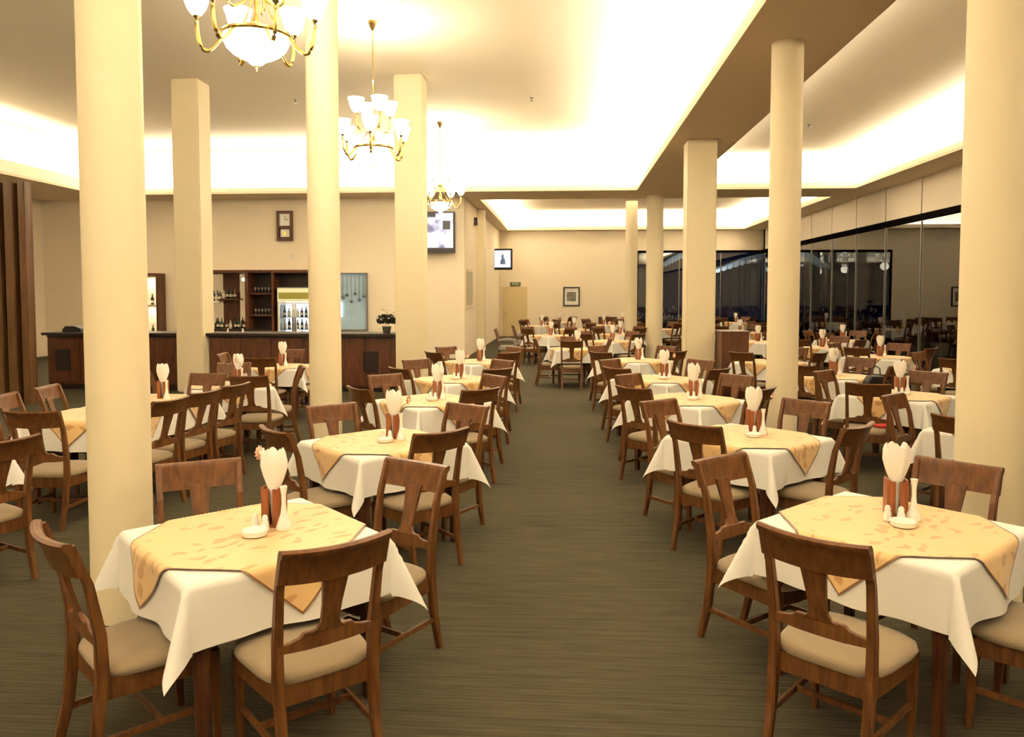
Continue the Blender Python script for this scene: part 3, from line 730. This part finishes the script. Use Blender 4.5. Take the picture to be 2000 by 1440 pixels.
u2 = empty('back_bar', (.2, YW, 0)); tag(u2, 'wide dark wooden back bar with mirror and open shelves', 'cabinet')
boxes('backing', 'bar_wood', [(-10.60, -9.30, -.04, 0, 0, 2.46)], u2)
boxes('backing', 'bar_dark', [(-9.22, -7.30, -.04, 0, 0, 2.46)], u2)
boxes('frame', 'bar_wood', [(-10.62, -7.25, -.62, 0, 2.46, 2.54), (-9.30, -9.20, -.60, 0, 0, 2.46), (-8.52, -8.46, -.62, 0, 0, 2.46), (-7.29, -7.22, -.62, 0, 0, 2.46)], u2)
boxes('mirror', 'silver', [(-10.58, -10.18, -.06, -.04, 1.0, 2.44)], u2); boxes('mirror', 'silver', [(-9.68, -9.34, -.06, -.04, .85, 2.44)], u2)
boxes('shelf', 'niche', [(-10.58, -10.18, -.34, -.06, 1.62, 1.66)], u2)
boxes('shelf', 'bar_wood', [(-10.14, -9.72, -.38, -.04, 1.68, 1.73)], u2)
boxes('shelf', 'bar_wood', [(-9.20, -8.52, -.5, -.04, 1.84, 1.88)], u2)
boxes('shelf', 'bar_wood', [(-9.20, -8.52, -.5, -.04, 1.22, 1.26)], u2)
boxes('worktop', 'bar_dark', [(-10.62, -8.52, -.62, -.04, .80, .86)], u2)
boxes('base', 'bar_wood', [(-10.60, -8.52, -.60, -.04, 0, .80)], u2)
kk = list(BOT)
for i in range(4): bottle(kk[(i*3) % 4], -10.32+i*.10, YW-.20, 1.66, 'small mirror shelf of the back bar')
for i in range(4): bottle(kk[(i+2) % 4], -9.90+i*.11, YW-.20, 1.73, 'wooden shelf of the back bar')
for i in range(9): bottle(kk[(i*5+1) % 4], -10.3+i*.13, YW-.30-.05*(i % 2), .86, 'worktop of the back bar')
for i in range(6): goblet(-8.92+i*.10, YW-.3, 1.88, 'upper dark shelf of the back bar')
for i in range(6): goblet(-8.92+i*.10, YW-.3, 1.26, 'lower dark shelf of the back bar')
sp = empty('wall_lamp', (-9.35, YW-.12, 2.28)); tag(sp, 'small bright globe lamp over the back bar mirror', 'lamp')
mk('globe', 'shade', lambda bm: lathe(bm, [(0, -.05), (.03, -.04), (.05, 0), (.03, .04), (0, .05)], n=14), sp, smooth=True)
boxes('bracket', 'brass', [(-.01, .01, 0, .06, -.01, .01)], sp)

fr = empty('bottle_fridge', (-7.66, YW-.05, 0)); tag(fr, 'lit glass door drinks fridge with white frame in the back bar', 'fridge')
boxes('body', 'alu', [(-.50, .50, -.56, 0, 0, .10), (-.50, -.46, -.56, 0, .10, 2.05), (.46, .50, -.56, 0, .10, 2.05), (-.46, .46, -.56, 0, 2.02, 2.05), (-.46, .46, -.03, 0, .10, 2.02)], fr)
boxes('lit_interior', 'fridge_in', [(-.45, .45, -.05, -.03, .10, 2.0)], fr)
for z in (.5, .85, 1.2, 1.55): boxes('shelf', 'alu', [(-.45, .45, -.45, -.05, z-.012, z)], fr)
for s in (-1, 1):
    dr = boxes('door', 'ceramic', [(s*.24-.23, s*.24-.18, -.60, -.56, .12, 1.62), (s*.24+.18, s*.24+.23, -.60, -.56, .12, 1.62), (s*.24-.18, s*.24+.18, -.60, -.56, 1.58, 1.62), (s*.24-.18, s*.24+.18, -.60, -.56, .12, .17)], fr)
    boxes('handle', 'alu', [(s*.035-.012, s*.035+.012, -.64, -.60, .8, 1.2)], dr)
hd = boxes('header_sign', mat('fridge_header', (.72, .70, .45), .5, emit=(.8, .75, .45), es=.35), [(-.47, .47, -.61, -.56, 1.64, 2.02)], fr)
boxes('header_band', mat('fridge_header_print', (.35, .33, .06), .5), [(-.44, .44, -.615, -.61, 1.72, 1.90)], fr)
for z, w in ((.50, 'third'), (.85, 'second'), (1.20, 'top')):
    for i in range(7): bottle(('clear', 'brown', 'green', 'clear', 'black')[(i+int(z*10)) % 5], -8.04+i*.125, YW-.35, z, w + ' shelf of the drinks fridge')
area('fridge_light', (-7.66, YW-.30, 1.98), (0, 0, 0), .8, .3, 10, (.85, .93, 1))

hatch = empty('serving_hatch', (-6.15, YW, 0)); tag(hatch, 'pale blue lit kitchen hatch with hanging utensils beside the bar', 'hatch')
boxes('backing', mat('blue_tile', (.30, .42, .48), .35, noise=((.42, .55, .60), 2, (1, 1, 1)), emit=(.45, .68, .85), es=.10), [(-.47, .42, -.03, 0, .84, 2.44)], hatch)
boxes('frame', 'alu', [(-.50, -.47, -.12, 0, .80, 2.47), (.42, .45, -.12, 0, .80, 2.47), (-.47, .42, -.12, 0, 2.44, 2.47), (-.50, .45, -.30, 0, .78, .84)], hatch)
for i in range(7):
    x = -.38+i*.12; L_ = (.45, .60, .52, .70, .48, .66, .55)[i]
    mk('ladle', 'alu', lambda bm: (tube(bm, [(x, -.08, 2.38), (x, -.08, 2.38-L_)], .008, 6), lathe(bm, [(0, 2.30-L_), (.04, 2.32-L_), (.05, 2.38-L_), (.03, 2.40-L_)], c=(x, -.08), n=10)), hatch, smooth=True)
boxes('hatch_lamp', mat('hatch_lamp_lit', (.9, .95, 1), .5, emit=(.9, .97, 1), es=3), [(-.45, -.32, -.09, -.06, 1.2, 1.62)], hatch)

# things on the counter
mk('telephone', 'black', lambda bm: prism(bm, [(-.20, 0), (.20, 0), (.18, .07), (.05, .12), (-.14, .12), (-.20, .05)], 'xz', -.11, .11, .008), None, (-9.62, 14.45, 1.11))
tag(bpy.context.scene.objects['telephone'], 'low black device on the left end of the bar counter', 'device')
t_ = boxes('paper_stack', 'napkin', [(-.13, .13, -.10, .10, 0, .03)], None, (-9.2, 14.45, 1.11)); tag(t_, 'small stack of white paper by the black device', 'paper')
fp = empty('flower_pot', (-3.42, 14.5, 1.11)); tag(fp, 'white flowers over dark leaves in a pot at the counter end', 'plant')
mk('pot', 'alu', lambda bm: lathe(bm, [(.06, 0), (.07, .01), (.09, .13), (.08, .13), (0, .11)], n=16), fp, smooth=True, angle=40)
def leaves(bm, n, R, zc, s, rz, seed):
    rr = random.Random(seed)
    for _ in range(n):
        a = rr.uniform(0, 2*PI); e = rr.uniform(-.3, 1.2); R_ = R*rr.uniform(.55, 1)
        c = Vector((R_*math.cos(a)*math.cos(e), R_*math.sin(a)*math.cos(e), zc + R_*rz*math.sin(e)))
        d = Vector((rr.uniform(-1, 1), rr.uniform(-1, 1), rr.uniform(-.6, 1))).normalized(); q = d.cross(Vector((rr.uniform(-1, 1), rr.uniform(-1, 1), .3))).normalized()
        bm.faces.new([bm.verts.new(v) for v in (c-d*s, c+q*s*.45, c+d*s, c-q*s*.45)])
o_ = mk('foliage', 'plant', lambda bm: leaves(bm, 220, .20, .22, .05, .7, 3), fp)
o_ = mk('blossom', 'petal2', lambda bm: leaves(bm, 70, .22, .30, .03, .8, 5), fp)
for i, (x, nm) in enumerate(((-6.6, 'cup'), (-6.3, 'cup'), (-5.2, 'cup'))):
    g = ob('serving_cup', SHK, None, (x, 14.6, 1.11)); tag(g, ('leftmost', 'second', 'rightmost')[i] + ' small white cup on the bar counter', 'cup', 'cups on the counter')

# ------------------------------------------------------------------ wall things
ck = empty('wall_clock', (-8.12, YBAR, 3.83)); tag(ck, 'dark wooden pendulum wall clock high on the bar wall', 'clock')
boxes('case', 'bar_wood', [(-.23, .23, -.03, 0, -.43, .43), (-.23, -.16, -.10, -.03, -.43, .43), (.16, .23, -.10, -.03, -.43, .43), (-.16, .16, -.10, -.03, .35, .43), (-.16, .16, -.10, -.03, -.43, -.35), (-.16, .16, -.10, -.03, -.07, .0)], ck)
boxes('dial', 'ceramic', [(-.16, .16, -.045, -.03, 0, .35)], ck); boxes('pendulum_window', 'ceramic', [(-.13, .13, -.045, -.03, -.32, -.10)], ck)
boxes('hand', 'black', [(-.006, .006, -.055, -.045, .17, .30)], ck); boxes('hand', 'black', [(0, .10, -.055, -.045, .165, .18)], ck)
mk('pendulum', 'brass', lambda bm: (tube(bm, [(0, -.06, -.08), (0, -.06, -.20)], .006, 6), prism(bm, [(.05*math.cos(k*PI/6), -.23+.05*math.sin(k*PI/6)) for k in range(12)], 'xz', -.068, -.056)), ck)
sm = boxes('light_switch', 'ceramic', [(-.05, .05, -.02, 0, -.06, .06)], None, (-7.95, YBAR, 2.95)); tag(sm, 'small white plate on the wall below the clock', 'switch')

def screen_mat(name, kind):
    m = bpy.data.materials.new(name); m.use_nodes = True; nt = m.node_tree; b = nt.nodes['Principled BSDF']
    b.inputs['Base Color'].default_value = (.02, .02, .02, 1); b.inputs['Roughness'].default_value = .2
    tc = nt.nodes.new('ShaderNodeTexCoord'); n = nt.nodes.new('ShaderNodeTexNoise'); n.inputs['Scale'].default_value = 2.2; n.inputs['Detail'].default_value = 1.5
    nt.links.new(tc.outputs['Object'], n.inputs['Vector']); r = nt.nodes.new('ShaderNodeValToRGB'); e = r.color_ramp.elements
    e[0].position = .42; e[0].color = (.18, .17, .32, 1); e[1].position = .50; e[1].color = (.80, .78, .95, 1)
    nt.links.new(n.outputs['Fac'], r.inputs[0]); nt.links.new(r.outputs[0], b.inputs['Emission Color']); b.inputs['Emission Strength'].default_value = 1.0
    return m
tv = empty('television', (-3.62, YBAR-.30, 3.58), .12); tag(tv, 'large wall mounted television with a lit scene near the hall corner', 'television')
boxes('housing', 'black', [(-.50, .50, -.03, .05, -.56, .60)], tv, bev=.01)
boxes('screen', screen_mat('lit_screen_scene', 0), [(-.45, .44, -.036, -.03, -.42, .56)], tv)
boxes('dark_skyline', mat('screen_dark', (.02, .02, .03), .3), [(-.42, -.05, -.040, -.036, .44, .56), (.15, .36, -.040, -.036, .10, .34)], tv)
boxes('bracket', 'black', [(-.06, .06, .05, .28, -.1, .1)], tv)
t2 = empty('television', (-2.56, 31.2, 3.27), -.10); tag(t2, 'small television with a white lit picture in the far hall corner', 'television')
boxes('housing', 'black', [(-.40, .40, -.03, .05, -.43, .43)], t2, bev=.02)
boxes('screen', mat('lit_screen_white', (.02, .02, .02), .3, emit=(.86, .90, 1.0), es=1.0), [(-.33, .33, -.036, -.03, -.33, .36)], t2)
mk('pictured_figure', mat('screen_figure', (.02, .02, .02), .5, emit=(.20, .25, .42), es=.5), lambda bm: prism(bm, [(-.10, -.20), (.12, -.20), (.09, .0), (.04, .05), (.05, .14), (.0, .22), (-.05, .12), (-.03, .03), (-.08, -.04)], 'xz', -.040, -.036), t2)
boxes('bracket', 'alu', [(-.3, -.2, .05, .10, -.1, .1), (-.36, -.3, .05, .15, -.05, .05)], t2)

mr = empty('wall_frame', (XH, 22.85, 2.02)); tag(mr, 'tall narrow framed panel on the left wall of the hall', 'frame')
boxes('frame', 'soffit', [(0, .03, -.85, -.77, -.58, .58), (0, .03, .77, .85, -.58, .58), (0, .03, -.77, .77, .50, .58), (0, .03, -.77, .77, -.58, -.50)], mr)
boxes('picture_panel', mat('grey_panel', (.42, .38, .27), .5), [(0, .015, -.77, .77, -.5, .5)], mr)
wl = empty('wall_speaker', (XH, 24.3, 4.15)); tag(wl, 'small dark speaker high on the hall wall', 'speaker')
boxes('body', 'black', [(0, .12, -.08, .08, -.12, .12)], wl, bev=.01); boxes('bracket', 'alu', [(0, .03, -.1, .1, -.02, .02)], wl)

dn = empty('door_1', (-2.22, YF, 0)); struct(dn, 'pale yellow door in the far wall')
boxes('door_leaf', 'door', [(-.46, .46, -.03, 0, 0, 2.10)], dn)
dl = dn.children[0]
for x0, x1, z0, z1 in ((-.38, .38, 1.15, 2.0), (-.38, .38, .15, .95)): boxes('door_panel', 'door', [(x0, x1, -.04, -.03, z0, z1)], dl, bev=.004)
boxes('door_frame', 'door', [(-.54, -.46, -.05, 0, 0, 2.18), (.46, .54, -.05, 0, 0, 2.18), (-.46, .46, -.05, 0, 2.10, 2.18)], dn)
boxes('door_handle', 'brass_dark', [(-.42, -.38, -.09, -.04, .98, 1.06)], dl)
ex = empty('exit_sign', (-2.20, YF, 2.30)); tag(ex, 'small dark green exit sign above the far door', 'sign')
boxes('housing', mat('sign_green', (.10, .14, .06), .5), [(-.23, .23, -.06, 0, -.08, .08)], ex)
fc = bpy.data.curves.new('lettering', 'FONT'); fc.body = 'EXIT'; fc.size = .14; fc.align_x = 'CENTER'; fc.align_y = 'CENTER'; fc.extrude = .002
fo = bpy.data.objects.new('lettering', fc); COL.objects.link(fo); fo.parent = ex; fo.location = (0, -.063, 0); fo.rotation_euler = (PI/2, 0, 0); fc.materials.append(M['ceramic'])
bpy.context.view_layer.update()
lm = bpy.data.meshes.new_from_object(fo.evaluated_get(bpy.context.evaluated_depsgraph_get())); bpy.data.objects.remove(fo)
fo = ob('lettering', lm, ex, (0, -.063, 0), (PI/2, 0, 0))
pc = empty('framed_picture', (.25, YF, 1.75)); tag(pc, 'framed grey landscape picture on the far wall', 'picture')
boxes('frame', 'bar_dark', [(-.36, -.30, -.05, 0, -.42, .42), (.30, .36, -.05, 0, -.42, .42), (-.30, .30, -.05, 0, .36, .42), (-.30, .30, -.05, 0, -.42, -.36)], pc)
boxes('mat_board', 'ceramic', [(-.30, .30, -.02, 0, -.36, .36)], pc)
boxes('print', mat('grey_print', (.10, .10, .08), .5, noise=((.30, .29, .24), 4, (1, 1, 2))), [(-.20, .20, -.026, -.02, -.20, .20)], pc)
lc = empty('high_cabinet', (1.78, 33.0, 0)); tag(lc, 'dark wooden stand with shelf against the far wall', 'cabinet')
boxes('body', 'bar_wood', [(-.38, .38, -.2, .3, 0, .84)], lc); boxes('top', 'bar_dark', [(-.40, .40, -.22, .32, .84, .88)], lc, bev=.005)
boxes('door', 'bar_wood', [(-.34, -.01, -.215, -.2, .08, .78)], lc); boxes('door', 'bar_wood', [(.01, .34, -.215, -.2, .08, .78)], lc)

cb = empty('waiter_station', (2.92, 13.75, 0)); tag(cb, 'waist high reddish wooden cabinet beside the right square column', 'cabinet')
boxes('body', 'bar_wood', [(-.22, .24, -.25, .35, .05, 1.18)], cb, bev=.004); boxes('top', 'bar_wood', [(-.24, .26, -.27, .37, 1.18, 1.21)], cb, bev=.004)
boxes('plinth', 'bar_dark', [(-.20, .22, -.22, .33, 0, .05)], cb); boxes('door', 'bar_wood', [(-.19, .21, -.262, -.25, .12, 1.12)], cb, bev=.003)
boxes('knob', 'brass', [(.15, .17, -.285, -.262, .62, .65)], cb)

# grey armchairs at the mouth of the hall
def armchair(x, y, deg, lab):
    a = empty('armchair', (x, y, 0), math.radians(deg)); tag(a, lab, 'armchair', 'grey armchairs')
    boxes('seat', 'grey_fab', [(-.24, .24, -.24, .24, .36, .47)], a, bev=.02)
    mk('backrest', 'wood', lambda bm: sweep(bm, [(0, -.22, .44), (0, -.27, .70), (0, -.34, .92)], (.46, .05), Vector((1, 0, 0)), bev=.01), a)
    for s in (-1, 1):
        mk('armrest', 'grey_fab', lambda bm: sweep(bm, [(.26*s, -.25, .62), (.27*s, .0, .65), (.27*s, .20, .62)], (.05, .04), Vector((1, 0, 0)), bev=.008), a)
        mk('arm_post', 'grey_fab', lambda bm: sweep(bm, [(.26*s, .19, 0), (.27*s, .19, .62)], (.05, .05), Vector((0, 1, 0)), bev=.008), a)
        mk('leg', 'wood', lambda bm: sweep(bm, [(.21*s, -.25, 0), (.21*s, -.22, .37)], (.04, .04), Vector((0, 1, 0))), a)
armchair(-1.55, 20.6, -90, 'grey armchair facing right by the hall wall'); armchair(-1.25, 22.9, -80, 'grey armchair farther back along the hall wall')

# bag and red cloth
bg = empty('handbag', (3.99, 10.18, .464), .2); tag(bg, 'black bag with a small white emblem on a chair beyond the right columns', 'bag')
mk('body', 'bag', lambda bm: prism(bm, [(-.17, 0), (.17, 0), (.14, .26), (.08, .34), (-.08, .34), (-.14, .26)], 'xz', -.07, .07, .015), bg)
mk('handle', 'bag', lambda bm: tube(bm, [(-.07, 0, .33), (-.06, 0, .43), (0, 0, .46), (.06, 0, .43), (.07, 0, .33)], .008, 8), bg)
boxes('emblem', 'ceramic', [(-.02, .02, -.075, -.07, .13, .17)], bg)
rc = mk('red_cloth', 'red', lambda bm: lathe(bm, [(.09, 0), (.11, .015), (.09, .04), (.04, .055), (0, .05)], n=18, rf=lambda a, i: 1+.18*math.sin(5*a+i)), None, (3.31, 8.24, .460), smooth=True)
tag(rc, 'crumpled red cloth on a chair seat beyond the right columns', 'cloth')

# ceiling fittings
for i, (x, y, z, lab) in enumerate(((-5.57, 15.7, CEI, 'small ceiling sprinkler left of the chandeliers'), (-.71, 15.85, CEI, 'small ceiling sprinkler right of the chandeliers'), (5.08, 16.7, CE2, 'small ceiling sprinkler in the window side recess'))):
    s = mk('sprinkler', 'alu', lambda bm: lathe(bm, [(.0, -.07), (.05, -.068), (.012, -.05), (.012, -.02), (.04, -.01), (.045, 0)], n=12), None, (x, y, z), smooth=True, angle=40); tag(s, lab, 'sprinkler', 'sprinklers')

# white awnings out on the terrace
def awning(x0, x1, y, z0, z1, lab):
    a = empty('terrace_awning', (0, 0, 0)); tag(a, lab, 'awning', 'terrace awnings')
    mk('canopy', 'awning', lambda bm: sweep(bm, [(x0, y, z0), ((x0+x1)/2, y, (z0+z1)/2+.1), (x1, y, z1)], (1.6, .05), Vector((0, 1, 0))), a)
    def val(bm):
        n = 10
        for i in range(n):
            xa, xb = x0+(x1-x0)*i/n, x0+(x1-x0)*(i+.92)/n; za, zb = z0+(z1-z0)*i/n, z0+(z1-z0)*(i+.92)/n
            bm.faces.new([bm.verts.new(v) for v in ((xa, y-.8, za+.05), (xb, y-.8, zb+.05), (xb, y-.8, zb-.16), ((xa+xb)/2, y-.8, (za+zb)/2-.22), (xa, y-.8, za-.16))])
    mk('valance', 'awning', val, a)
    mk('pole', 'alu', lambda bm: tube(bm, [(x1, y, -.12), (x1, y, z1)], .04, 8), a)
awning(7.1, 9.9, 38, 3.05, 3.9, 'white scalloped awning outside beyond the square column')
awning(4.4, 5.9, 38, 3.2, 3.95, 'smaller white awning outside between the columns')
area('awning_light', (6.5, 36.4, 2.2), (math.radians(135), 0, 0), 2, .5, 60, (.85, .95, 1))  # unseen area light without a fixture, aimed up at the awnings
